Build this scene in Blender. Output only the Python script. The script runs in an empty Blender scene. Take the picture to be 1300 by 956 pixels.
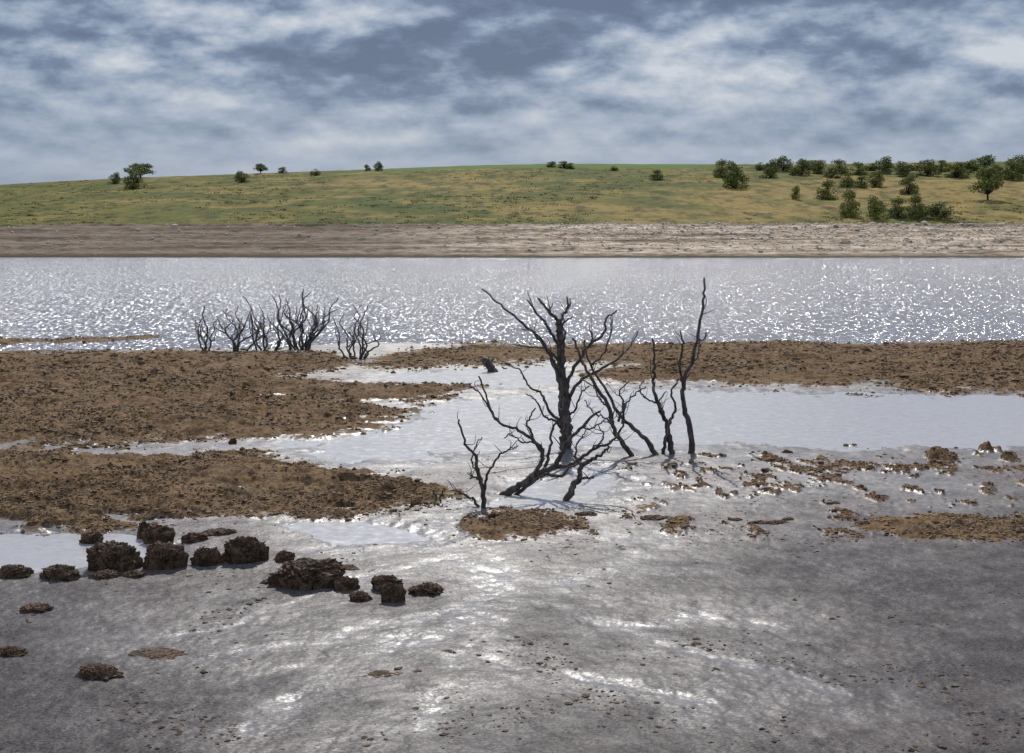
import bpy, math, random
import numpy as np
from mathutils import Vector

scene=bpy.context.scene
rng=np.random.default_rng(7); random.seed(7)
F=2000.0; CH=4.0; PITCH=math.atan(188/2000.0); CP,SP=math.cos(PITCH),math.sin(PITCH)

# ---------------- camera ----------------
cd=bpy.data.cameras.new("camera"); cam=bpy.data.objects.new("camera",cd)
scene.collection.objects.link(cam); scene.camera=cam
cd.sensor_width=36; cd.sensor_fit='HORIZONTAL'; cd.lens=36*F/1300
cd.clip_start=0.1; cd.clip_end=20000
cam.location=(0,0,CH); cam.rotation_euler=(math.pi/2-PITCH,0,0)
scene.view_settings.view_transform='Standard'; scene.view_settings.look='None'; scene.view_settings.exposure=0

def ray(px,py):
    a=(px-650)/F; b=-(py-478)/F
    return np.array([a, CP+b*SP, -SP+b*CP])
def gpt(px,py,z=0.0):
    r=ray(px,py); t=(z-CH)/r[2]; return np.array([r[0]*t,r[1]*t,z])
def at(px,py,Y):
    r=ray(px,py); t=Y/r[1]; return np.array([r[0]*t,Y,CH+r[2]*t])
def proj(X,Y,Z):
    Z=Z-CH; d=Y*CP-Z*SP
    return 650+F*X/d, 478-F*(Y*SP+Z*CP)/d

# ---------------- noise ----------------
def _h(ix,iy,s):
    n=(ix.astype(np.int64)*374761393+iy.astype(np.int64)*668265263+s*1274126177)&0xffffffff
    n=((n^(n>>13))*1103515245)&0xffffffff
    n=((n^(n>>15))*2246822519)&0xffffffff
    n=n^(n>>16)
    return (n&0xffffff)/float(0xffffff)
def vn(x,y,s=0):
    x=np.asarray(x,float); y=np.asarray(y,float)
    ix=np.floor(x); iy=np.floor(y); fx=x-ix; fy=y-iy
    fx=fx*fx*(3-2*fx); fy=fy*fy*(3-2*fy)
    a=_h(ix,iy,s);b=_h(ix+1,iy,s);c=_h(ix,iy+1,s);d=_h(ix+1,iy+1,s)
    return (a*(1-fx)+b*fx)*(1-fy)+(c*(1-fx)+d*fx)*fy
def fbm(x,y,o=4,s=0,g=0.5):
    t=0;a=1;m=0
    for i in range(o):
        ca,sa=math.cos(i*1.1+.4),math.sin(i*1.1+.4)
        t=t+a*vn((x*ca-y*sa)*2**i+i*13.7,(x*sa+y*ca)*2**i+i*7.3,s+i); m+=a; a*=g
    return t/m
def sst(a,b,x):
    t=np.clip((x-a)/(b-a),0,1); return t*t*(3-2*t)

# ---------------- mesh helper ----------------
def mk(name,V,Fa,mat=None,smooth=True,link=True,attrs=None):
    V=np.asarray(V,np.float32); Fa=np.asarray(Fa,np.int32)
    me=bpy.data.meshes.new(name); k=Fa.shape[1]
    me.vertices.add(len(V)); me.vertices.foreach_set("co",V.ravel())
    me.loops.add(Fa.size); me.loops.foreach_set("vertex_index",Fa.ravel())
    me.polygons.add(len(Fa)); me.polygons.foreach_set("loop_start",np.arange(0,Fa.size,k,dtype=np.int32))
    me.polygons.foreach_set("loop_total",np.full(len(Fa),k,np.int32))
    me.polygons.foreach_set("use_smooth",np.full(len(Fa),smooth,bool))
    me.update(calc_edges=True)
    if attrs:
        for n,a in attrs.items():
            at_=me.attributes.new(n,'FLOAT','POINT'); at_.data.foreach_set("value",np.asarray(a,np.float32).ravel())
    if mat: me.materials.append(mat)
    ob=bpy.data.objects.new(name,me)
    if link: scene.collection.objects.link(ob)
    return ob
def grid_faces(nr,nc):
    i=np.arange(nr*nc).reshape(nr,nc)
    return np.stack([i[:-1,:-1],i[:-1,1:],i[1:,1:],i[1:,:-1]],-1).reshape(-1,4)
def tag(o,label,cat,kind=None,group=None):
    o["label"]=label; o["category"]=cat
    if kind: o["kind"]=kind
    if group: o["group"]=group

# ---------------- node helper ----------------
class NT:
    def __init__(s,nt): s.nt=nt; nt.nodes.clear()
    def n(s,t,ins=None,**kw):
        nd=s.nt.nodes.new(t)
        for k,v in kw.items(): setattr(nd,k,v)
        if ins:
            for k,v in ins.items(): s.set(nd.inputs[k],v)
        return nd
    def set(s,sock,v):
        if isinstance(v,bpy.types.NodeSocket): s.nt.links.new(v,sock)
        elif isinstance(v,bpy.types.Node): s.nt.links.new(v.outputs[0],sock)
        else: sock.default_value=v
    def m(s,op,a,b=None,c=None,clamp=False):
        nd=s.nt.nodes.new('ShaderNodeMath'); nd.operation=op; nd.use_clamp=clamp
        s.set(nd.inputs[0],a)
        if b is not None: s.set(nd.inputs[1],b)
        if c is not None: s.set(nd.inputs[2],c)
        return nd.outputs[0]
    def vm(s,op,a,b=None):
        nd=s.nt.nodes.new('ShaderNodeVectorMath'); nd.operation=op
        s.set(nd.inputs[0],a)
        if b is not None:
            s.set(nd.inputs['Scale'] if op=='SCALE' else nd.inputs[1],b)
        return nd.outputs[0]
    def mix(s,f,a,b,blend='MIX'):
        nd=s.nt.nodes.new('ShaderNodeMix'); nd.data_type='RGBA'; nd.blend_type=blend
        s.set(nd.inputs[0],f); s.set(nd.inputs[6],a); s.set(nd.inputs[7],b)
        return nd.outputs[2]
    def ramp(s,f,stops,interp='LINEAR'):
        nd=s.nt.nodes.new('ShaderNodeValToRGB'); cr=nd.color_ramp; cr.interpolation=interp
        while len(cr.elements)<len(stops): cr.elements.new(0.5)
        for e,(p,c) in zip(cr.elements,stops):
            e.position=p; e.color=(c,c,c,1) if not isinstance(c,(tuple,list)) else (*c,1)
        s.set(nd.inputs[0],f); return nd.outputs[0]
    def noise(s,vec,scale,detail=4,rough=0.5,dist=0,out=0):
        nd=s.n('ShaderNodeTexNoise',{'Vector':vec,'Scale':scale,'Detail':detail,'Roughness':rough,'Distortion':dist})
        return nd.outputs[out]
    def scl(s,vec,x,y,z):
        return s.vm('MULTIPLY',vec,(x,y,z))
def newmat(name):
    m=bpy.data.materials.new(name); m.use_nodes=True; t=NT(m.node_tree)
    out=t.n('ShaderNodeOutputMaterial'); p=t.n('ShaderNodeBsdfPrincipled'); t.nt.links.new(p.outputs[0],out.inputs[0])
    return m,t,p

# ---------------- world ----------------
SUN_EL=38; SUN_AZ=-1
w=bpy.data.worlds.new("World"); scene.world=w; w.use_nodes=True; t=NT(w.node_tree)
out=t.n('ShaderNodeOutputWorld')
sky=t.n('ShaderNodeTexSky'); sky.sky_type='NISHITA'; sky.sun_disc=False
sky.sun_elevation=math.radians(SUN_EL); sky.sun_rotation=math.radians(SUN_AZ); sky.air_density=1.0; sky.dust_density=1.0
bg1=t.n('ShaderNodeBackground',{'Color':sky.outputs[0],'Strength':0.07})
tc=t.n('ShaderNodeTexCoord').outputs['Generated']
sp=t.n('ShaderNodeSeparateXYZ',{0:tc})
az=t.m('ARCTAN2',sp.outputs[0],sp.outputs[1]); el=t.m('ARCSINE',sp.outputs[2])
def skyn(doff):
    v=t.n('ShaderNodeCombineXYZ',{0:az,1:t.m('MULTIPLY',t.m('ADD',el,doff),2.2),2:5.2}).outputs[0]
    a=t.noise(v,7.5,2,0.5,0.0)
    b=t.noise(v,20,9,0.55,0.0)
    return t.m('ADD',t.m('MULTIPLY',a,0.48),t.m('MULTIPLY',b,0.52))
n0=skyn(0.0); n1=skyn(0.008)
relief=t.m('SUBTRACT',n0,n1)
val=n0
blobs=[(90,10,170,36,-.13),(600,72,165,44,-.18),(740,8,190,36,-.13),(430,112,90,22,-.05),(1050,-8,360,30,-.17),(1060,106,50,18,-.09),(300,3,120,18,-.06),
       (40,88,75,26,.08),(330,50,100,30,.07),(870,97,110,34,.08),(1230,74,120,34,.07),(960,132,110,32,.05),(1100,60,100,13,-.05)]
for (bx,by,sx,sy,a) in blobs:
    A=(bx-650)/F; E=(290-by)/F
    dx=t.m('MULTIPLY_ADD',az,F/sx,-A*F/sx); dy=t.m('MULTIPLY_ADD',el,F/sy,-E*F/sy)
    r2=t.m('MULTIPLY_ADD',dx,dx,t.m('MULTIPLY',dy,dy))
    g=t.m('POWER',0.367879,r2)
    val=t.m('MULTIPLY_ADD',g,a,val)
fade=t.m('SUBTRACT',1.0,t.ramp(el,[(0.035,0.82),(0.10,0.0)]))
val=t.m('ADD',t.m('MULTIPLY_ADD',t.ramp(el,[(0.02,1.0),(0.09,0.0)]),0.045,0.490),t.m('MULTIPLY',t.m('SUBTRACT',val,0.49),t.m('MULTIPLY',fade,1.05)))
vb=t.n('ShaderNodeCombineXYZ',{0:az,1:t.m('MULTIPLY',el,6.0),2:2.2}).outputs[0]
bandn=t.noise(vb,9,5,0.5,0.0)
val=t.m('ADD',val,t.m('MULTIPLY',t.m('MULTIPLY',t.m('SUBTRACT',bandn,0.5),0.24),t.ramp(el,[(0.05,1.0),(0.10,0.3)])))
val=t.m('ADD',val,t.m('MULTIPLY',t.m('MULTIPLY',relief,1.1),fade))
ccol=t.ramp(val,[(0.28,(0.105,0.152,0.250)),(0.39,(0.155,0.215,0.335)),(0.48,(0.265,0.34,0.465)),(0.56,(0.38,0.445,0.555)),(0.71,(0.60,0.64,0.705))])
boost=t.m('ADD',1.0,t.m('MULTIPLY',t.ramp(el,[(0.15,0.0),(0.40,1.0)]),0.6))
bg2=t.n('ShaderNodeBackground',{'Color':ccol,'Strength':boost})
ms=t.n('ShaderNodeMixShader',{0:0.93,1:bg1.outputs[0],2:bg2.outputs[0]})
t.nt.links.new(ms.outputs[0],out.inputs[0])
w.cycles.sampling_method='MANUAL'; w.cycles.sample_map_resolution=256

sl=bpy.data.lights.new("sun","SUN"); sl.energy=4.0; sl.angle=math.radians(0.5); sl.color=(1,0.95,0.87)
so=bpy.data.objects.new("sun",sl); scene.collection.objects.link(so)
so.rotation_euler=(-math.radians(90-SUN_EL),0,-math.radians(SUN_AZ)); so.location=(0,100,100)

# ---------------- materials ----------------
mud,t,p=newmat("mudflat_silt")
oc=t.n('ShaderNodeTexCoord').outputs['Object']
br=t.n('ShaderNodeAttribute',attribute_name='brown').outputs['Fac']
wet=t.n('ShaderNodeAttribute',attribute_name='wet').outputs['Fac']
drk=t.n('ShaderNodeAttribute',attribute_name='dark').outputs['Fac']
chn=t.n('ShaderNodeAttribute',attribute_name='channel').outputs['Fac']
nA=t.noise(oc,0.9,6,0.6); nB=t.noise(oc,17,5,0.7); nC=t.noise(oc,5,7,0.72); nD=t.noise(oc,2.2,7,0.7); nE=t.noise(oc,45,2,0.6); nL=t.noise(oc,0.35,6,0.62)
silt=t.mix(t.ramp(nA,[(0.35,0.0),(0.65,1.0)]),(0.115,0.095,0.092,1),(0.175,0.150,0.148,1))
silt=t.mix(t.ramp(nB,[(0.42,0.9),(0.55,0.0)]),silt,(0.045,0.034,0.030,1))
dk=t.mix(t.ramp(nE,[(0.38,0.0),(0.62,1.0)]),(0.018,0.016,0.018,1),(0.100,0.087,0.090,1))
dk=t.mix(t.ramp(nD,[(0.42,0.35),(0.60,0.0)]),dk,(0.026,0.020,0.019,1))
dk=t.mix(t.ramp(nL,[(0.45,0.0),(0.62,0.5)]),dk,(0.085,0.064,0.060,1))
silt=t.mix(t.m('MULTIPLY',drk,0.9),silt,dk)
brown=t.mix(t.ramp(nC,[(0.38,0.0),(0.60,1.0)]),(0.044,0.026,0.014,1),(0.185,0.112,0.058,1))
brown=t.mix(t.ramp(nB,[(0.48,0.0),(0.66,0.7)]),brown,(0.30,0.20,0.112,1))
brown=t.mix(t.ramp(nA,[(0.45,0.0),(0.65,0.40)]),brown,(0.20,0.145,0.095,1))
brown=t.mix(t.ramp(nD,[(0.38,0.7),(0.50,0.0)]),brown,(0.036,0.023,0.014,1))
col=t.mix(t.m('MULTIPLY',wet,0.6),silt,(0.175,0.165,0.170,1))
edge=t.ramp(t.m('ADD',br,t.m('MULTIPLY',t.m('SUBTRACT',nC,0.5),2.4)),[(0.34,0.0),(0.66,1.0)])
col=t.mix(edge,col,brown)
t.set(p.inputs['Base Color'],col)
rg=t.m('MULTIPLY_ADD',wet,-0.20,0.50); rg=t.m('ADD',rg,t.m('MULTIPLY',t.m('SUBTRACT',nD,0.5),0.30)); rg=t.m('MAXIMUM',rg,t.m('MULTIPLY',edge,0.9))
t.set(p.inputs['Roughness'],rg)
kk=t.m('MULTIPLY_ADD',wet,-0.36,0.78)
d=t.vm('SUBTRACT',t.noise(oc,34,3,0.72,out=1),(0.5,0.5,0.5)); d=t.vm('SCALE',d,kk)
g=t.n('ShaderNodeNewGeometry').outputs['Normal']
t.set(p.inputs['Normal'],t.vm('NORMALIZE',t.vm('ADD',g,d)))
spc=t.m('MULTIPLY_ADD',wet,0.10,0.080); spc=t.m('MULTIPLY',spc,t.m('SUBTRACT',1.0,t.m('MULTIPLY',drk,0.40)))
spc=t.m('MULTIPLY',spc,t.ramp(nD,[(0.38,0.50),(0.62,1.40)])); spc=t.m('MULTIPLY',spc,t.ramp(nL,[(0.40,0.6),(0.60,1.3)]))
spc=t.m('ADD',spc,t.m('MULTIPLY',chn,0.05))
spc=t.m('MULTIPLY',spc,t.m('SUBTRACT',1.0,t.m('MULTIPLY',edge,0.8)))
t.set(p.inputs['Specular IOR Level'],spc)

def peatmat(name,a,b,sc):
    m,t,p=newmat(name)
    oc=t.n('ShaderNodeNewGeometry').outputs['Position']
    n=t.noise(oc,sc,5,0.7); n2=t.noise(oc,sc*6,2,0.6)
    c=t.mix(t.ramp(n,[(0.35,0.0),(0.66,1.0)]),a,b)
    c=t.mix(t.ramp(n2,[(0.5,0.0),(0.75,0.5)]),c,tuple(min(1,x*1.6) for x in b[:3])+(1,))
    t.set(p.inputs['Base Color'],c); p.inputs['Roughness'].default_value=0.88; p.inputs['Specular IOR Level'].default_value=0.2
    bp=t.n('ShaderNodeBump',{'Strength':0.9,'Distance':0.03,'Height':n2}); t.set(p.inputs['Normal'],bp.outputs[0])
    return m
peat=peatmat("dead_weed",(0.046,0.028,0.015,1),(0.24,0.150,0.080,1),2.5)
tusm=peatmat("tussock_peat",(0.026,0.017,0.011,1),(0.16,0.098,0.058,1),7)

def water(name,base,k,sx,sy,rough,detail,kx,spec,var=0.1):
    m,t,p=newmat(name)
    oc=t.n('ShaderNodeTexCoord').outputs['Object']
    v=t.scl(oc,sx,sy,1)
    c=t.noise(v,1.0,detail,0.62,0.0,out=1); d=t.vm('SUBTRACT',c,(0.5,0.5,0.5)); d=t.vm('MULTIPLY',d,(kx,1,0))
    big=t.noise(t.scl(oc,0.05,0.25,1),1.0,5,0.65)
    kf=t.m('MULTIPLY',t.ramp(big,[(0.3,1-var),(0.7,1+var)]),k)
    d=t.vm('SCALE',d,kf)
    t.set(p.inputs['Normal'],t.vm('NORMALIZE',t.vm('ADD',d,(0,0,1))))
    t.set(p.inputs['Base Color'],base); p.inputs['Roughness'].default_value=rough; p.inputs['IOR'].default_value=1.33
    p.inputs['Specular IOR Level'].default_value=spec
    return m
lakem=water("lake_water",(0.20,0.21,0.255,1),2.6,10.0,1.7,0.12,3,2.1,0.5,0.12)
poolm=water("pool_water",(0.35,0.335,0.34,1),0.42,6.0,5.0,0.26,4,1,0.44,0.35)

hm,t,p=newmat("moor_grass")
oc=t.n('ShaderNodeTexCoord').outputs['Object']; sp=t.n('ShaderNodeSeparateXYZ',{0:oc})
bank=t.n('ShaderNodeAttribute',attribute_name='bank').outputs['Fac']
gold=t.n('ShaderNodeAttribute',attribute_name='gold').outputs['Fac']
field=t.n('ShaderNodeAttribute',attribute_name='field').outputs['Fac']
dleft=t.n('ShaderNodeAttribute',attribute_name='dleft').outputs['Fac']
a1=t.noise(t.scl(oc,1,0.35,1),0.05,7,0.65); a2=t.noise(t.scl(oc,1,0.35,1),0.30,6,0.72); a3=t.noise(t.scl(oc,0.5,0.5,1),0.12,6,0.66)
g1=t.mix(t.ramp(a1,[(0.38,0.0),(0.62,1.0)]),(0.064,0.084,0.014,1),(0.142,0.124,0.026,1))
g1=t.mix(t.m('MULTIPLY',t.ramp(t.m('ADD',a3,t.m('MULTIPLY',gold,0.18)),[(0.50,0.0),(0.66,1.0)]),0.8),g1,(0.28,0.190,0.062,1))
g1=t.mix(t.ramp(a2,[(0.38,0.8),(0.54,0.0)]),g1,(0.036,0.042,0.011,1))
g1=t.mix(t.m('MULTIPLY',field,0.9),g1,(0.075,0.135,0.022,1))
st=t.noise(t.n('ShaderNodeCombineXYZ',{0:t.m('MULTIPLY',sp.outputs[0],0.022),1:0.0,2:t.m('MULTIPLY',sp.outputs[2],2.1)}).outputs[0],1.0,6,0.72,0.7)
sb=t.ramp(st,[(0.37,(0.12,0.08,0.052)),(0.44,(0.33,0.245,0.170)),(0.54,(0.50,0.395,0.285)),(0.63,(0.66,0.54,0.41))])
bn=t.noise(t.scl(oc,0.45,1,1),1.0,7,0.78)
sb=t.mix(t.ramp(bn,[(0.42,0.85),(0.50,0.0)]),sb,(0.11,0.075,0.05,1))
sb=t.mix(t.ramp(bn,[(0.55,0.0),(0.62,0.7)]),sb,(0.72,0.62,0.50,1))
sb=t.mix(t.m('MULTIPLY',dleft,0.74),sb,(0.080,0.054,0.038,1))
sb=t.mix(t.ramp(sp.outputs[2],[(0.15,0.9),(0.6,0.0)]),sb,(0.045,0.032,0.023,1))
t.set(p.inputs['Base Color'],t.mix(bank,g1,sb)); p.inputs['Roughness'].default_value=0.9
p.inputs['Specular IOR Level'].default_value=0.04

def leafmat(name,a,b):
    m,t,p=newmat(name)
    pos=t.n('ShaderNodeNewGeometry').outputs['Position']; oi=t.n('ShaderNodeObjectInfo').outputs['Random']
    n=t.noise(pos,0.9,3,0.6)
    c=t.mix(t.ramp(n,[(0.35,0.0),(0.65,1.0)]),a,b)
    c=t.mix(t.m('MULTIPLY',oi,0.4),c,(b[0]*1.4,b[1]*1.15,b[2],1))
    t.set(p.inputs['Base Color'],c); p.inputs['Roughness'].default_value=0.8; p.inputs['Specular IOR Level'].default_value=0.15
    return m
leafd=leafmat("foliage",(0.080,0.108,0.030,1),(0.23,0.26,0.080,1))
scrubm=leafmat("scrub_foliage",(0.070,0.078,0.020,1),(0.18,0.155,0.046,1))
barkm=peatmat("green_bark",(0.03,0.025,0.02,1),(0.10,0.08,0.06,1),4)
deadm,t,p=newmat("dead_wood")
oc=t.n('ShaderNodeNewGeometry').outputs['Position']
n=t.noise(t.scl(oc,14,14,4),1.0,5,0.7)
t.set(p.inputs['Base Color'],t.ramp(n,[(0.35,(0.024,0.019,0.016)),(0.52,(0.070,0.054,0.045)),(0.72,(0.21,0.165,0.135))]))
p.inputs['Roughness'].default_value=0.8
t.set(p.inputs['Normal'],t.n('ShaderNodeBump',{'Strength':0.8,'Distance':0.02,'Height':n}).outputs[0])
stonem,t,p=newmat("shore_stone")
oc=t.n('ShaderNodeNewGeometry').outputs['Position']
t.set(p.inputs['Base Color'],t.mix(t.noise(oc,0.8,3,0.6),(0.18,0.135,0.10,1),(0.76,0.67,0.55,1))); p.inputs['Roughness'].default_value=0.9

# ---------------- near ground ----------------
YS=3.2
def polysd(px,py,poly):
    P=np.array(poly,float); x=px; y=py*YS
    d=np.full(x.shape,1e12); ins=np.zeros(x.shape,bool)
    n=len(P)
    for i in range(n):
        ax,ay=P[i]; bx,by=P[(i+1)%n]; ay*=YS; by*=YS
        ex,ey=bx-ax,by-ay; wx,wy=x-ax,y-ay
        tt=np.clip((wx*ex+wy*ey)/(ex*ex+ey*ey+1e-9),0,1)
        d=np.minimum(d,(wx-ex*tt)**2+(wy-ey*tt)**2)
        c=((ay>y)!=(by>y)); xi=ax+(y-ay)*ex/(ey if abs(ey)>1e-9 else 1e-9)
        ins^=(c&(x<xi))
    d=np.sqrt(d); return np.where(ins,d,-d)
def linesd(px,py,pts,w):
    x=px;y=py*YS; best=np.full(x.shape,-1e9)
    for i in range(len(pts)-1):
        ax,ay=pts[i];bx,by=pts[i+1];ay*=YS;by*=YS
        ex,ey=bx-ax,by-ay; wx,wy=x-ax,y-ay
        tt=np.clip((wx*ex+wy*ey)/(ex*ex+ey*ey),0,1)
        best=np.maximum(best,w-np.sqrt((wx-ex*tt)**2+(wy-ey*tt)**2))
    return best
BROWN=[
 [(-900,450),(0,450),(200,446),(420,449),(445,462),(375,484),(520,489),(610,496),(560,508),(505,514),(520,532),(440,549),(300,561),(0,571),(-900,580)],
 [(470,466),(500,452),(600,438),(700,441),(760,436),(900,434),(1000,433),(1100,440),(1300,431),(2200,425),(2200,505),(1300,498),(1100,494),(900,491),(775,488),(735,478),(810,465),(700,459),(560,465)],
 [(-900,574),(0,574),(150,573),(330,570),(360,580),(420,592),(500,601),(585,622),(540,650),(350,658),(150,672),(0,674),(-900,680)],
 [(565,673),(640,652),(720,655),(745,671),(700,681),(590,682)],
 [(1065,674),(1130,658),(1220,663),(1300,662),(2000,655),(2000,698),(1300,690),(1150,689)],
 [(860,582),(1000,573),(1300,571),(2000,573),(2000,600),(1300,597),(1150,599),(1060,597),(950,588)],
 [(-300,428),(0,430),(200,426),(230,428),(150,435),(0,440),(-300,441)],
]
POOL=[
 [(330,563),(450,550),(540,533),(530,516),(620,500),(780,491),(1100,497),(1300,501),(2200,510),(2200,572),(1300,570),(1000,572),(800,568),(560,580),(400,583)],
 [(-300,690),(0,676),(110,672),(250,690),(230,712),(60,722),(-300,730)],
 [(450,486),(560,468),(700,462),(720,478),(780,490),(620,494),(520,488)],
 [(620,645),(650,612),(760,590),(800,612),(740,640),(700,650)],
 [(330,662),(470,664),(560,685),(420,695)],
]
CHAN=[([(520,690),(590,705),(640,735),(655,765),(600,790),(520,812),(440,840),(400,870),(330,930)],18),
      ([(560,700),(610,728),(630,758),(570,778),(480,800),(380,850)],8),
      ([(655,765),(640,790),(590,830),(560,870),(540,930)],8),
      ([(540,660),(620,690),(760,680),(840,690)],8),
      ([(655,765),(700,770),(780,800),(880,785),(1000,800)],3),
      ([(590,705),(500,725),(400,760),(300,800),(150,815)],4),
      ([(520,812),(430,825),(330,828),(230,850)],4),
      ([(780,800),(860,830),(1000,860),(1100,900)],2),
      ([(900,900),(760,870),(640,850),(600,800)],3),
      ([(640,735),(690,745),(760,730),(840,700)],4)]
def fields(X,Y):
    px,py=proj(X,Y,np.zeros_like(X))
    w1=(fbm(X*0.9,Y*0.55,5,11,0.6)-0.5)
    w2=(fbm(X*0.35,Y*0.2,3,31)-0.5)
    w3=(fbm(X*4,Y*2.4,3,33,0.6)-0.5)
    far=0.28+0.72*sst(445,500,py)
    b=np.full(X.shape,-1e9)
    for q in BROWN: b=np.maximum(b,polysd(px,py,q))
    ed=(w1*85+w2*40)*far
    b=b+ed+w3*55*far
    inside=polysd(px,py,BROWN[5])
    b=b-70*sst(0.40,0.56,fbm(X*1.6+5,Y*0.9,4,51,0.6))*sst(-60,0,inside)
    b=b-95*sst(0.50,0.62,fbm(X*0.35+3,Y*0.7,5,61,0.6))*sst(560,580,py)*sst(600,540,px)*sst(700,680,py)
    b=b-80*sst(0.54,0.64,fbm(X*0.22+3,Y*0.4,5,63,0.6))*sst(560,440,px)*sst(580,555,py)*sst(470,500,py)
    bm=sst(-26,22,b); hb=sst(-8,60,b)
    sc=fbm(X*3.0,Y*1.5,4,71,0.6)
    zone=sst(583,600,py)*sst(700,660,py)*sst(760,860,px)
    small=zone*sst(0.60,0.66,sc)
    bm=np.maximum(bm,small); hb=np.maximum(hb,small*0.20)
    pl=np.full(X.shape,-1e9)
    for q in POOL: pl=np.maximum(pl,polysd(px,py,q))
    pl=pl+ed*0.9+w3*30
    pm=sst(-34,34,pl)*(1-bm); pw_=sst(-90,25,pl)*(1-bm)
    mx=px+44*(fbm(X*1.3,Y*0.9,4,131,0.55)-0.5); my=py+20*(fbm(X*1.3+9,Y*0.9,4,133,0.55)-0.5)
    ch=np.full(X.shape,-1e9)
    for pts,wd in CHAN: ch=np.maximum(ch,linesd(mx,my,pts,wd)+w1*24+w3*30)
    brk=sst(.30,.62,fbm(X*2.2,Y*1.4,4,91))
    core=sst(-20,12,ch)*(0.3+0.7*brk)*(1-bm)
    cm=np.clip(0.60*core+0.34*sst(-150,5,ch)*(0.35+0.65*brk),0,1)*(1-bm)
    nw=fbm(X*0.5,Y*0.4,5,81,0.6)
    wet=np.clip(0.42*sst(705,600,py)*sst(.3,.6,nw)+0.9*pw_*0.6+pm*0.4+cm*0.95+0.12*sst(0.52,0.62,nw),0,1)
    dark=sst(650,750,py+80*(nw-0.5)+np.clip((px-700)/12,-22,40))*(1-0.9*cm)*(1-pw_)
    return px,py,bm,pm,cm,wet,dark,hb,core
def ground_z(X,Y,full=False):
    px,py,bm,pm,cm,wet,dark,hb,core=fields(X,Y)
    z=0.035+0.020*(fbm(X*0.8,Y*0.8,5,3)-0.5)*2
    z=z+0.012*(fbm(X*7,Y*5,3,5,0.6)-0.5)*(1-pm)
    ng=1-np.abs(2*fbm(X*3.2,Y*2.4,4,25,0.6)-1)
    z=z+sst(640,720,py)*0.007*(ng-0.7)+sst(580,620,py)*0.009*(fbm(X*12,Y*9,2,27)-0.5)
    z=z-pm*0.066-core*0.008-cm*0.004
    lump=fbm(X*0.7,Y*0.7,3,8); lump2=fbm(X*3.5,Y*3.5,4,9,0.65)
    rid=1-np.abs(2*fbm(X*6,Y*6,3,19,0.6)-1)
    z=z+hb*(0.01+0.13*sst(.3,.7,lump)+0.14*(lump2-0.4)+0.06*rid)*np.where(py>650,0.6,0.95)+bm*0.045*(lump2-0.3)
    pyl=py-9*sst(480,300,px)
    lake=sst(437,430,pyl-6*(fbm(X*0.12,Y*0.0+1,4,41)-0.5)-6*(fbm(X*0.9,Y*0.4,3,42)-.5))*(1-bm*0.9)
    z=z-lake*0.25-sst(60,100,Y)*1.2
    return (z,bm,wet,dark,pm,cm,px,py,core) if full else z
Yr=np.array([1.0,3.0,5.0,7.5]+[gpt(650,q)[1] for q in np.arange(1060,423,-0.85)]+[64,70,80,100,130])
uf=np.arange(-0.40,0.4001,0.00085)
uo=0.40*np.geomspace(1.02,20,40)
U=np.concatenate([-uo[::-1],uf,uo])
YY,UU=np.meshgrid(Yr,U,indexing='ij')
XX=UU*np.maximum(YY,8.0)
Z,bm,wet,dark,pm,cm,px,py,core=ground_z(XX,YY,True)
V=np.stack([XX,YY,Z],-1).reshape(-1,3)
g=mk("mudflat",V,grid_faces(*XX.shape),mud,attrs={'brown':bm,'wet':wet,'dark':dark,'channel':core})
tag(g,"exposed grey silt and brown weedy reservoir bed with wet channels","mudflat","structure")

def rect(name,x0,x1,y0,y1,z,mat):
    return mk(name,[(x0,y0,z),(x1,y0,z),(x1,y1,z),(x0,y1,z)],[(0,1,2,3)],mat,False)
lk=rect("lake",-3000,3000,49.0,232,0,lakem); tag(lk,"wind-rippled reservoir water glittering in the sun","lake","structure")
pw=rect("shallow_water",-700,700,-30,48.99,0,poolm); tag(pw,"thin still water pooled over pale silt","water","structure")

# ---------------- far hill ----------------
rx=np.array([-3000,-600,0,150,300,450,600,700,850,1000,1150,1300,2000,4000],float)
ry=np.array([250,245,235,227,222,216.5,211,209,209.5,210,208,206,205,215],float)
DR=430.0
def hill_z(X,Y):
    px=650+F*X/np.maximum(Y,1)/1.0
    r=np.interp(px,rx,ry)
    zr=CH+(290-r)/F*DR
    shore=217+2.5*(fbm(X*0.02,Y*0+3,4,101)-0.5)-X*0.012
    bd=Y-shore
    zb=np.interp(bd,[-30,0,3,9,18,27],[-2.0,0.0,0.55,1.7,3.2,4.55])
    zt=zb+0.12*np.sin(zb*6+9*fbm(X*0.03,Y*0.03,3,103))*sst(0,1,zb)
    zt=zt+ (fbm(X*0.3,Y*0.5,5,105,0.6)-0.5)*0.55*sst(0,1.2,zb)
    k=np.clip((bd-27)/(DR-244),0,1)
    zh=4.55+(zr-4.55)*(k*0.93+0.07*np.sin(k*math.pi/2))
    zh=zh+(fbm(X*0.03,Y*0.02,4,107)-0.5)*2.2*np.sin(np.clip(k,0,1)*math.pi)
    zh=zh+(fbm(X*0.35,Y*0.35,4,109,0.6)-0.5)*0.7*(1-0.7*sst(.85,1,k))
    zh=zh-np.clip(Y-DR-15,0,1e5)*0.02
    return np.where(bd<27,zt,zh),bd,k,px
Yh=np.concatenate([np.arange(200,250,0.25),np.arange(250,440,0.9),np.geomspace(442,6000,40)])
uf=np.arange(-0.40,0.4001,0.0012); uo=0.40*np.geomspace(1.03,8,40); U=np.concatenate([-uo[::-1],uf,uo])
YY,UU=np.meshgrid(Yh,U,indexing='ij'); XX=UU*YY
Z,bd,k,px=hill_z(XX,YY)
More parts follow.
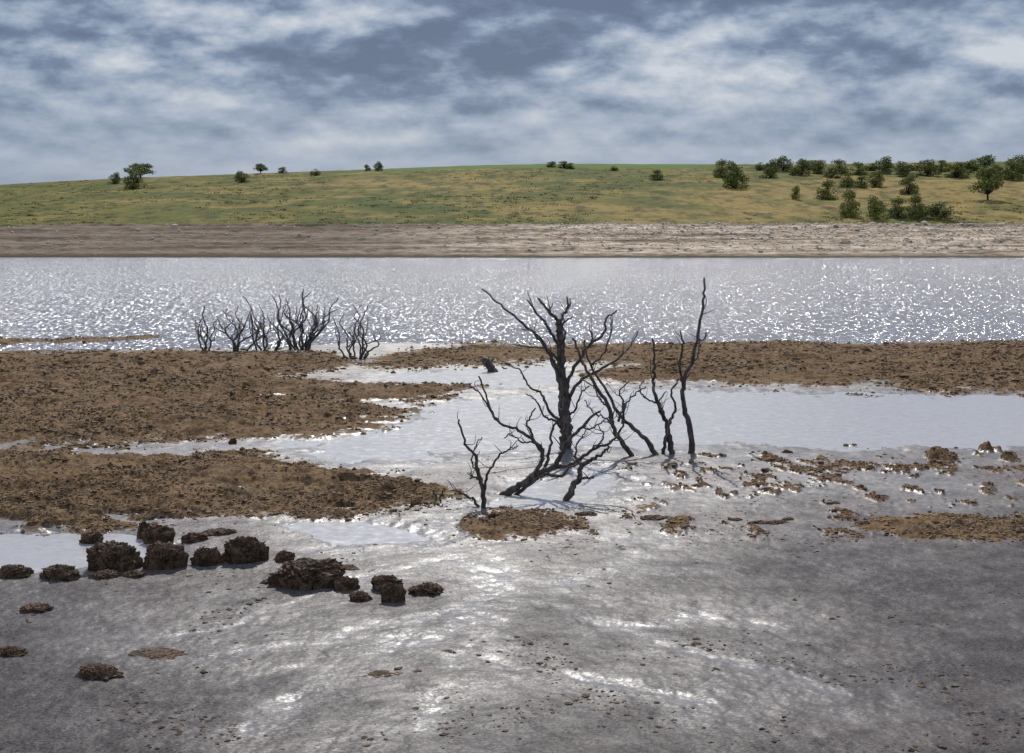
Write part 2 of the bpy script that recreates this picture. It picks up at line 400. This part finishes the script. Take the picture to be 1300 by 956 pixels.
bankm=sst(28.5,26.5,bd+5*(fbm(XX*0.15,YY*0.15,4,111)-0.5))
gold=np.exp(-((px-1150)/260)**2)*np.exp(-((k-0.35)/0.3)**2)+0.8*np.exp(-((px-830)/200)**2)*np.exp(-((k-0.1)/0.12)**2)+0.5*np.exp(-((px-480)/180)**2)*np.exp(-((k-0.6)/0.25)**2)
fieldm=sst(0.84,0.9,k)*sst(380,520,px)*sst(930,850,px)
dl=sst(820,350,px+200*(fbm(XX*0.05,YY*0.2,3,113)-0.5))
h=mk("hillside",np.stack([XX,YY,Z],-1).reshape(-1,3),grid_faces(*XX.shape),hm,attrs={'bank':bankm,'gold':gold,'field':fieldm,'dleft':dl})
tag(h,"low green and gold moorland hill above a bare stony drawdown shore","hill","structure")
def hill_hit(px_,py_):
    r=ray(px_,py_)
    Ys=np.arange(222,432,0.5); X=r[0]/r[1]*Ys; Zr=CH+r[2]/r[1]*Ys
    z=hill_z(X,Ys)[0]; below=np.where(Zr<=z)[0]
    i=below[0] if len(below) else len(Ys)-1
    return np.array([X[i],Ys[i],z[i]])

def ico(sub=1):
    import bmesh
    bm_=bmesh.new(); bmesh.ops.create_icosphere(bm_,subdivisions=sub,radius=1)
    v=np.array([x.co[:] for x in bm_.verts]); f=np.array([[q.index for q in fc.verts] for fc in bm_.faces]); bm_.free()
    return v,f
def scatter(name,tv,tf,P,S,mat,jit=0.25,smooth=False,seed=0):
    r=np.random.default_rng(seed); n=len(P); m=len(tv)
    ang=r.uniform(0,6.283,n); c,s=np.cos(ang),np.sin(ang)
    T=tv[None]*(1+jit*r.normal(size=(n,m,1)))
    T=T*S[:,None,:]
    x=T[...,0]*c[:,None]-T[...,1]*s[:,None]; y=T[...,0]*s[:,None]+T[...,1]*c[:,None]
    Vv=np.stack([x,y,T[...,2]],-1)+P[:,None,:]
    Ff=(tf[None]+(np.arange(n)*m)[:,None,None]).reshape(-1,tf.shape[1])
    return mk(name,Vv.reshape(-1,3),Ff,mat,smooth)
iv1,if1=ico(1)
n=9000
u=rng.uniform(-0.36,0.38,n); keep=rng.uniform(size=n)<np.where(u>0.02,1,0.15); u=u[keep]
Yq=219+27*rng.uniform(0,1,len(u))**0.6; Xq=u*Yq; zq=hill_z(Xq,Yq)[0]
s=rng.lognormal(-2.4,0.5,len(u)); S=np.stack([s*1.3,s,s*0.7],-1)
o=scatter("shore_stones",iv1,if1,np.stack([Xq,Yq,zq+s*0.2],-1),S,stonem,0.12,seed=3); tag(o,"pale loose stones strewn over the dry shore","stones","stuff")

def leaves(centres,radii,per,size,r,full=False):
    n=len(centres); m=n*per
    d=r.normal(size=(m,3)); d/=np.linalg.norm(d,axis=1)[:,None]
    if not full: d[:,2]=np.abs(d[:,2])*0.9
    rr=r.uniform(0.55,1.08,m)
    C=np.repeat(centres,per,0)+d*rr[:,None]*np.repeat(radii,per,0)
    a=r.normal(size=(m,3)); a/=np.linalg.norm(a,axis=1)[:,None]; b=np.cross(a,d+0.3*r.normal(size=(m,3))); b/=np.linalg.norm(b,axis=1)[:,None]+1e-6
    s=(size*r.uniform(0.6,1.3,m))[:,None]
    Vv=np.stack([C-a*s,C-b*s*0.6,C+a*s,C+b*s*0.6],1).reshape(-1,3)
    return Vv,np.arange(m*4).reshape(-1,4)
n=3500
u=rng.uniform(-0.38,0.38,n); kk_=rng.uniform(0,1,n)**1.2; Yq=246+kk_*182; Xq=u*Yq
den=fbm(Xq*0.05,Yq*0.02,4,121); keep=den+rng.uniform(-.12,.12,n)>0.51; Xq,Yq=Xq[keep],Yq[keep]; zq,_,kx,pxx=hill_z(Xq,Yq)
kp=~((kx>0.82)&(pxx>380)&(pxx<930)); Xq,Yq,zq=Xq[kp],Yq[kp],zq[kp]
rs=rng.lognormal(-0.95,0.45,len(Xq)); R=np.stack([rs*2.4,rs*1.8,rs*0.4],-1)
Vv,Ff=leaves(np.stack([Xq,Yq,zq],-1),R,16,0.14,rng)
o=mk("moorland_scrub",Vv,Ff,scrubm,False); tag(o,"low bracken and gorse scrub dotting the moor","scrub","stuff")

def tube(pts,rad,sides=7,seed=0,knob=0.08):
    pts=np.asarray(pts,float); rad=np.asarray(rad,float); r=np.random.default_rng(seed)
    n=len(pts); tan=np.gradient(pts,axis=0); tan/=np.linalg.norm(tan,axis=1)[:,None]+1e-9
    up=np.array([0.3,1,0.1]); 
    Vv=[]; a=np.cross(tan[0],up); a/=np.linalg.norm(a)
    th=np.arange(sides)/sides*2*math.pi
    for i in range(n):
        a=a-tan[i]*a.dot(tan[i]); a/=np.linalg.norm(a)+1e-9; b=np.cross(tan[i],a)
        rr=rad[i]*(1+knob*r.normal(size=sides))
        Vv.append(pts[i]+np.outer(np.cos(th)*rr,a)+np.outer(np.sin(th)*rr,b))
    Vv=np.concatenate(Vv+[pts[-1:]+tan[-1:]*rad[-1],pts[:1]-tan[:1]*rad[0]*0.3])
    f=[]
    for i in range(n-1):
        for j in range(sides):
            q=(j+1)%sides; f.append((i*sides+j,i*sides+q,(i+1)*sides+q,(i+1)*sides+j))
    e=n*sides
    for j in range(sides):
        q=(j+1)%sides; f.append(((n-1)*sides+j,(n-1)*sides+q,e,e)); f.append((q,j,e+1,e+1))
    return Vv,f
def join(parts):
    Vs=[];Fs=[];o=0
    for v,f in parts:
        Vs.append(v); Fs+= [tuple(q+o for q in x) for x in f]; o+=len(v)
    return np.concatenate(Vs),Fs
def mkpy(name,V,Fs,mat):
    me=bpy.data.meshes.new(name)
    Fs=[tuple(dict.fromkeys(x)) for x in Fs]
    me.from_pydata([tuple(v) for v in V],[],Fs); me.materials.append(mat); me.update()
    me.polygons.foreach_set("use_smooth",[True]*len(me.polygons))
    ob=bpy.data.objects.new(name,me); scene.collection.objects.link(ob); return ob
variants=[]
for vi in range(7):
    r=np.random.default_rng(200+vi); tall=(vi==0)
    base=0.20 if tall else -0.08
    parts=[tube([(0,0,-0.1),(0.02,0,0.2),(0.0,0.02,0.45),(0.03,0,0.7)],[0.03,0.024,0.016,0.006],6,vi)]
    nb=26; cs=[];rs=[]
    for j in range(nb):
        a=r.uniform(0,6.28); z01=r.uniform(0,1)**1.2
        prof=math.sqrt(max(0.05,1-z01**2*0.85))
        rad=0.36*math.sqrt(r.uniform(0.03,1))*prof; z=base+0.10+z01*(0.72-base)
        c=np.array([math.cos(a)*rad,math.sin(a)*rad,z]); cs.append(c); q=r.uniform(0.11,0.16); rs.append((q*1.1,q*1.1,q*1.0))
        parts.append(tube([(0,0,max(0.02,base*0.7)),c*0.6+np.array([0,0,0.02]),c],[0.014,0.009,0.003],5,vi*20+j))
    Vv,Ff=leaves(np.array(cs),np.array(rs),85,0.032,r,True)
    crown=mk("crown",Vv,Ff,leafd,False,link=False)
    tv,tf=join(parts); tr=mkpy("trunk",tv,tf,barkm); scene.collection.objects.unlink(tr)
    variants.append((tr.data,crown.data))
TREES=[(171,239,32,22,1),(178,224,40,18,0),(146,233,18,14,1),(307,231,22,14,2),(331,220,18,12,0),(358,220,14,8,1),(401,223,18,9,2),(480,217,14,12,3),(466,217,10,8,1),
(700,212,16,7,1),(716,213,18,8,2),(724,214,14,7,4),(780,217,12,7,1),(834,228,22,12,2),(916,225,24,22,4),(932,239,38,34,1),(978,226,26,24,3),(995,218,28,20,4),(1018,222,30,20,1),
(1010,253,14,17,3),(1050,253,32,24,2),(1076,238,22,18,4),(1093,238,24,14,1),(1078,275,32,34,4),(1112,277,34,28,1),(1140,277,28,26,2),(1162,276,32,28,4),(1190,278,44,22,1),(1153,247,28,24,4),(1111,237,30,20,2),
(1254,254,42,42,0),(1250,217,34,20,3),(1121,221,32,22,4),(1148,223,32,18,1),(1178,224,34,20,2),(1213,226,38,20,4),(1286,228,34,26,3),(1262,226,30,18,1),(1040,220,28,16,2),(1065,221,28,18,5),(1090,222,28,16,4),(1195,218,30,14,5),(1232,219,32,16,1),(1296,220,34,22,4),
(1030,216,26,12,6),(1056,226,24,13,4),(965,216,20,10,2),(1160,216,30,10,5),(1105,216,28,9,6),
(-60,236,30,18,1),(-130,240,36,22,3),(1345,226,30,24,1),(1390,250,34,28,4),(1440,230,40,26,3)]
for (px_,py_,w_,h_,vi) in TREES:
    P=hill_hit(px_,py_); dd=P[1]; W=w_*dd/F*1.12; H=h_*dd/F*1.12
    vi2=1+(vi+int(px_))%6 if vi!=0 else 0
    name="hillside_tree" if vi==0 or h_>30 else "hillside_bush"
    e=bpy.data.objects.new(name,None); e.empty_display_size=0.3; scene.collection.objects.link(e)
    e.location=P; e.rotation_euler=(0,0,random.uniform(0,6.28)); e.scale=(W,W,H)
    lab="spreading leafy tree standing alone on the moor slope" if name=="hillside_tree" else ("rounded dark green bush on the grassy moor slope" if h_>=18 else "small low bush on the moor skyline")
    tag(e,lab,"tree" if name=="hillside_tree" else "bush",group="trees and bushes on the moor hillside")
    for nm,d_ in (("trunk",variants[vi2][0]),("crown",variants[vi2][1])):
        c=bpy.data.objects.new(nm,d_); scene.collection.objects.link(c); c.parent=e

# ---------------- brown weed clods (stuff) ----------------
n=170000
pxq=rng.uniform(-120,1420,n); pyq=rng.uniform(424,700,n)
b_=(pyq-478)/F; tt=CH/(SP+b_*CP); Xq=(pxq-650)/F*tt; Yq=(CP-b_*SP)*tt
gz=ground_z(Xq,Yq,True); z,bmq=gz[0],gz[1]
cn=fbm(Xq*0.8,Yq*0.6,4,151,0.6)
keep=(bmq>0.15)&(rng.uniform(size=n)<0.08+0.85*bmq*sst(0.33,0.60,cn)); Xq,Yq,z=Xq[keep],Yq[keep],z[keep]
s=rng.lognormal(-4.25,0.5,len(Xq))*np.clip(Yq/32,0.7,1.4); S=np.stack([s*1.5,s*1.1,s*0.8],-1)
o=scatter("weed_clods",iv1,if1,np.stack([Xq,Yq,z+s*0.15],-1),S,peat,0.30,False,seed=5); tag(o,"matted clods of dried brown water weed and peat","weed","stuff")
n=16000
pxq=rng.uniform(-60,1360,n); pyq=rng.uniform(575,960,n)
b_=(pyq-478)/F; tt=CH/(SP+b_*CP); Xq=(pxq-650)/F*tt; Yq=(CP-b_*SP)*tt
gz=ground_z(Xq,Yq,True); z,pmq,cmq,pyy=gz[0],gz[4],gz[5],gz[7]
cl=fbm(Xq*1.2,Yq*0.9,4,141,0.6)
tus_zone=np.exp(-((pxq-280)/260)**2)*np.exp(-((pyq-745)/36)**2)*0.16
keep=(pmq<0.2)&(cmq<0.4)&(cl+tus_zone+rng.uniform(-.09,.09,n)>np.where(pyy>700,0.645,0.545)); Xq,Yq,z=Xq[keep],Yq[keep],z[keep]
s=rng.lognormal(-4.75,0.5,len(Xq)); S=np.stack([s*1.5,s*1.3,s*0.6],-1)
o=scatter("silt_debris",iv1,if1,np.stack([Xq,Yq,z],-1),S,tusm,0.25,False,seed=6); tag(o,"tiny dark crumbs of peat scattered over wet silt","debris","stuff")

# ---------------- tussocks ----------------
iv4,if4=ico(5)
def n3(p,s,seed): return (vn(p[:,0]*s+p[:,2]*s*0.7,p[:,1]*s-p[:,2]*s*0.9,seed)+vn(p[:,2]*s+3,p[:,0]*s-p[:,1]*s*.8,seed+5))/2-0.5
def tussock(px_,py_,w_,h_,i,big):
    r=np.random.default_rng(400+i)
    P=gpt(px_,py_); dd=math.hypot(P[1],CH); W=w_*dd/F/2*0.95; H=h_*dd/F*0.92
    p_=iv4.copy()
    zz=np.sign(p_[:,2])*np.abs(p_[:,2])**(0.45 if big else 0.65)
    rad=1+0.55*n3(p_,1.6,i)+0.52*n3(p_,3.5,i+9)+0.36*n3(p_,9,i+17)+0.26*n3(p_,22,i+27)+0.18*n3(p_,40,i+37)
    q=np.stack([p_[:,0]*rad*W,p_[:,1]*rad*W*0.8,zz*(0.45+0.55*rad)*H*0.92],-1)
    low=q[:,2]<H*0.30; q[low,:2]*= (0.97+0.03*np.clip(q[low,2:3]/(H*0.30),-1,1))
    q[:,2]+=0.016*(vn(q[:,0]*24,q[:,1]*24,i)-0.5)
    q[:,2]=np.maximum(q[:,2],-0.06)
    Vv=[q];Ff=[if4]
    m=int(150 if big else 50); idx=r.integers(0,len(q),m*3); idx=idx[q[idx,2]>0.12*H][:m]; b=q[idx]
    dr=p_[idx]+r.normal(size=(len(idx),3))*0.5; dr[:,2]=dr[:,2]*0.3+r.uniform(-1.2,.1,len(idx)); dr/=np.linalg.norm(dr,axis=1)[:,None]
    L=r.uniform(0.006,0.020,len(idx))[:,None]; sd=np.cross(dr,r.normal(size=dr.shape)); sd/=np.linalg.norm(sd,axis=1)[:,None]; sd*=0.0045
    tri=np.stack([b-sd-dr*.01,b+sd-dr*.01,b+dr*L],1).reshape(-1,3)
    Vv.append(tri);Ff.append(np.arange(len(tri)).reshape(-1,3)+len(q))
    o=mk("peat_tussock",np.concatenate(Vv),np.concatenate(Ff),tusm,False)
    o.location=(P[0],P[1]+W*0.4,0.0)
    tag(o,("tall dark fibrous peat tussock standing on wet silt" if big else "low dark clump of peat on wet silt"),"tussock",group="peat tussocks on the silt")
TUS=[(140,729,66,42,1),(209,726,52,40,1),(200,690,42,24,1),(183,684,16,26,1),(262,722,36,30,1),(308,718,60,40,1),(15,737,38,20,0),(75,739,50,24,0),(130,738,40,14,0),(388,749,88,40,1),
(440,753,30,22,1),(457,766,30,15,0),(490,753,36,24,1),(498,767,30,28,1),(541,757,42,16,0),(360,717,26,18,0),(45,780,42,13,0),(12,837,38,16,0),(195,839,74,9,0),(125,868,58,24,0),(115,690,30,16,0),
(437,727,44,8,0),(485,866,70,7,0),(245,690,30,14,0),(275,682,50,10,0),(626,665,14,14,1),(645,670,80,9,0),(690,668,50,8,0),(570,833,30,6,0),(830,663,36,8,0),(745,657,30,7,0),(965,668,24,7,0),(1060,643,24,6,0),
(30,730,20,10,0),(170,737,30,12,0),(345,745,30,10,0),(985,668,30,7,0),(1000,663,18,6,0),(1105,600,14,7,0),(935,664,20,6,0),(1160,672,30,9,0),(1215,674,34,10,0),(1100,671,24,9,0),(295,566,12,10,0),(1000,578,14,7,0)]
for i,(a,b,c,d_,e) in enumerate(TUS): tussock(a,b,c,d_,i,e)

# ---------------- dead trees ----------------
def catmull(P,seg=5):
    P=np.asarray(P,float); Q=np.vstack([2*P[0]-P[1],P,2*P[-1]-P[-2]]); out_=[]
    for i in range(1,len(Q)-2):
        for s_ in range(seg):
            u=s_/seg; a,b,c,d_=Q[i-1],Q[i],Q[i+1],Q[i+2]
            out_.append(0.5*((2*b)+(-a+c)*u+(2*a-5*b+4*c-d_)*u*u+(-a+3*b-3*c+d_)*u**3))
    out_.append(P[-1]); return np.array(out_)
def dead(name,base,limbs,label,cat="dead tree",group="dead drowned trees on the reservoir bed",twigs=True,seed=0,zb=-0.08,rs=0.68,tw=(3,7),jt=0.011):
    r=np.random.default_rng(900+seed); B=gpt(*base); Y0=B[1]; sc=Y0/F*rs
    e=bpy.data.objects.new(name,None); e.location=(B[0],B[1],0); e.empty_display_size=0.2; scene.collection.objects.link(e)
    tag(e,label,cat,group=group)
    for li,(pts,r0,r1,d0,d1) in enumerate(limbs):
        n=len(pts); P=[]
        for i,(a,b) in enumerate(pts):
            f=i/(n-1); P.append(at(a,b,Y0+d0+(d1-d0)*f+(0.05*r.normal() if 0<i<n-1 else 0)))
        P=np.array(P)
        if li==0 or (len(pts)>2 and pts[0][1]>base[1]-6): P[0,2]=zb
        C=catmull(P,6); f=np.linspace(0,1,len(C))
        C[1:-1]+=r.normal(size=(len(C)-2,3))*jt
        R=(r0+(r1-r0)*f**0.8)*sc*0.5
        parts=[tube(C,R,9,seed*50+li,0.11)]
        if twigs and n>2:
            for q in range(r.integers(*tw)):
                j=int(r.uniform(0.3,0.97)*(len(C)-2)); tn=C[j+1]-C[j]; tn/=np.linalg.norm(tn)
                dv=tn*0.7+r.normal(size=3)*0.6; dv[2]=abs(dv[2])*0.7+0.1; dv/=np.linalg.norm(dv); L=r.uniform(0.05,0.36)
                kx=C[j]+dv*L*0.5+r.normal(size=3)*0.03
                parts.append(tube(catmull([C[j],kx,C[j]+dv*L+np.array([0,0,L*0.2])],3),np.linspace(max(R[j]*0.45,0.007),0.003,7),5,q))
        v,ff=join(parts); v=v-np.array([B[0],B[1],0])
        o=mkpy("trunk" if li==0 else "branch",v,ff,deadm); o.parent=e
dead("dead_tree",(716,570),[
 ([(717,572),(719,548),(716,520),(716,495),(712,470),(713,445),(710,425),(710,408)],25,12,0,0),
 ([(714,505),(706,470),(690,437),(665,412),(640,391),(612,367)],9,2.5,0,0.5),
 ([(709,410),(697,396),(688,384),(683,379)],7,3,0,-.2),
 ([(709,410),(716,398),(721,388),(720,377)],8,3,0,.2),
 ([(710,440),(695,415),(682,398),(669,381)],7,2.5,0,-.4),
 ([(712,500),(728,470),(745,442),(766,424),(770,405),(783,394)],8,2.5,0,-.5),
 ([(716,525),(735,485),(765,468),(790,450),(803,435),(810,421)],8,2,0,.6),
 ([(712,462),(695,443),(676,441),(655,438)],6,2,0,.5),
 ([(715,540),(700,525),(688,500),(672,490),(660,470),(644,462)],7,2,0,.4),
 ([(711,440),(718,425),(714,412),(727,402)],5,2,0,-.3),
 ([(745,442),(752,430),(749,418)],4,2,-.2,-.3),
 ([(714,480),(700,455),(688,432),(675,420),(662,418)],6,2,0,-.6),
 ([(716,550),(705,535),(690,528),(682,510),(668,500)],6,2,0,-.5),
 ([(717,535),(730,520),(738,500),(748,490)],5,2,0,-.4),
],"large blackened dead tree with thick forked trunk in wet silt",seed=1)
dead("dead_tree",(808,581),[
 ([(809,581),(793,566),(780,545),(772,515),(755,488),(740,460),(727,430)],11,4,0,-.3),
 ([(838,580),(820,558),(800,540),(785,525),(770,495),(750,465),(742,432)],11,3,0.1,.5),
 ([(790,538),(795,515),(806,500),(820,491)],5,2,0,.2),
 ([(785,535),(792,510),(786,498),(799,484)],5,2,0,-.2),
 ([(772,515),(760,505),(752,490),(738,482)],4,2,0,.3),
 ([(750,465),(765,450),(775,425),(777,400)],4,2,.3,.5),
 ([(780,545),(768,530),(755,525),(742,508)],4,2,0,.3),
],"pair of thin leaning dead stems with bare twigs",seed=2)
dead("dead_tree",(877,577),[
 ([(877,579),(877,548),(868,515),(867,488),(878,458),(887,420),(893,382),(894,353)],13,3,0,0.1),
 ([(867,490),(863,465),(866,442),(864,420)],6,3,0,-.2),
 ([(885,430),(893,432),(897,422)],4,2,0,.1),
 ([(873,470),(884,455),(888,440),(886,430)],4,2,0,.2),
],"tall slender dead tree stem with a few stubs",seed=3)
dead("dead_tree",(852,577),[
 ([(854,579),(850,555),(846,535),(836,512),(829,488),(831,460),(828,430)],13,3,0,0),
 ([(840,579),(845,560),(849,540),(858,518),(852,498),(862,480)],8,3,0,-.2),
 ([(846,535),(838,525),(837,508),(846,497)],5,2,0,.2),
 ([(836,512),(820,505),(812,494),(818,483)],4,2,0,.2),
],"twisted bare dead tree with two crooked stems",seed=4)
dead("dead_tree",(640,628),[
 ([(634,628),(655,618),(680,604),(700,594),(712,580),(722,560),(740,540),(762,522)],17,4,0,-.2),
 ([(660,616),(680,598),(690,575),(678,560),(655,545),(632,535),(620,510),(608,478)],10,3,0,.3),
 ([(690,600),(698,575),(700,548),(712,528),(716,505)],7,2.5,0,.3),
 ([(632,535),(622,520),(604,495),(590,490)],4,2,.2,.2),
 ([(690,578),(675,552),(670,535),(680,518)],6,2.5,0,-.3),
 ([(700,594),(725,590),(750,572),(775,562),(790,540),(793,512)],9,2.5,0,-.4),
 ([(722,560),(715,545),(722,528)],4,2,0,0),
 ([(750,572),(766,556),(760,540)],4,2,-.2,-.3),
 ([(645,623),(672,616),(690,603),(712,605),(726,592),(748,588)],9,3,0,-.4),
 ([(678,560),(664,562),(650,552),(640,556)],4,2,.1,.2),
 ([(740,540),(750,545),(765,535),(778,538)],4,2,-.1,-.3),
],"low sprawling dead tree with limbs bent along the silt",seed=5)
dead("dead_tree",(717,636),[
 ([(716,637),(728,618),(736,606),(738,592),(752,582),(768,574),(774,560)],15,4,0,0),
 ([(736,606),(748,607),(754,605)],6,3,0,-.1),
 ([(738,592),(730,578),(735,560),(745,545)],6,2,0,.2),
],"short thick dead limb rising from wet silt",seed=6)
dead("dead_tree",(614,645),[
 ([(614,647),(614,625),(607,600),(603,578),(590,560),(583,533)],11,3,0,0),
 ([(614,625),(620,600),(632,580),(645,571),(658,566)],6,2,0,-.2),
 ([(607,600),(600,590),(602,570),(612,555)],4,2,0,.1),
 ([(614,640),(600,634),(588,628),(574,622)],6,2,0,-.1),
 ([(608,610),(600,605),(596,608)],4,2,0,0),
],"small dead sapling with crooked bare twigs",seed=7)
dead("dead_twig",(556,641),[([(557,642),(553,632),(549,622)],7,3,0,0.1),([(556,636),(561,628),(563,624)],4,2,0,-.1)],"broken dead twig stuck upright in silt","dead wood",seed=8,twigs=False)
dead("tree_stump",(626,472),[([(627,473),(622,465),(615,456)],17,14,0,0),([(620,464),(624,458),(627,455)],6,3,0,0.1)],"short leaning rotten tree stump on pale silt","stump",seed=9,twigs=False)

def fan(name,base,x0,x1,ytops,seed,label,nst):
    r=np.random.default_rng(seed); bx,by=base; limbs=[]
    for i in range(nst):
        f=i/(nst-1); tx=x0+(x1-x0)*f+r.normal()*5; ty=np.interp(f,np.linspace(0,1,len(ytops)),ytops)+r.normal()*4+(r.uniform(8,28) if r.uniform()<0.35 else 0)
        sx=bx+(tx-bx)*r.uniform(0.05,0.4)+r.normal()*3; dz=r.uniform(-.6,.6)
        m1=(sx+(tx-sx)*0.30+r.normal()*5, by-(by-ty)*0.26); m2=(sx+(tx-sx)*0.60+r.normal()*6, by-(by-ty)*0.55); m3=(sx+(tx-sx)*0.85+r.normal()*4, by-(by-ty)*0.8)
        limbs.append(([(sx,by+1),m1,m2,m3,(tx,ty)],4.0,0.9,dz*0.3,dz))
        for qq in range(2):
            if r.uniform()<0.6:
                s_=r.choice([-1,1]); c=r.uniform(0.0,0.9); ox=m1[0]+(m2[0]-m1[0])*c; oy=m1[1]+(m2[1]-m1[1])*c
                limbs.append(([(ox,oy),(ox+s_*r.uniform(2,7),oy-r.uniform(4,10)),(ox+s_*r.uniform(5,12),oy-r.uniform(14,28))],2.2,0.8,dz*0.4,dz*0.6))
    dead(name,base,limbs,label,"dead shrub",group="bare dead shrubs by the water edge",seed=seed,twigs=True,rs=0.74,tw=(0,3),jt=0.014)
fan("dead_shrub",(261,450),250,280,[405,390,410],31,"small bare dead shrub beside the lake edge",4)
fan("dead_shrub",(302,448),272,334,[402,388,396],32,"thin bare dead shrub leaning beside the lake edge",7)
fan("dead_shrub",(336,447),306,362,[378,392,396],33,"bare dead shrub with crooked stems beside the lake edge",6)
fan("dead_shrub",(384,446),340,432,[382,372,369,370,367,390,368],34,"dense many-stemmed bare dead shrub beside the lake edge",16)
fan("dead_shrub",(452,457),428,476,[400,388,390,405],35,"rounded bare dead shrub on brown weed mound",9)
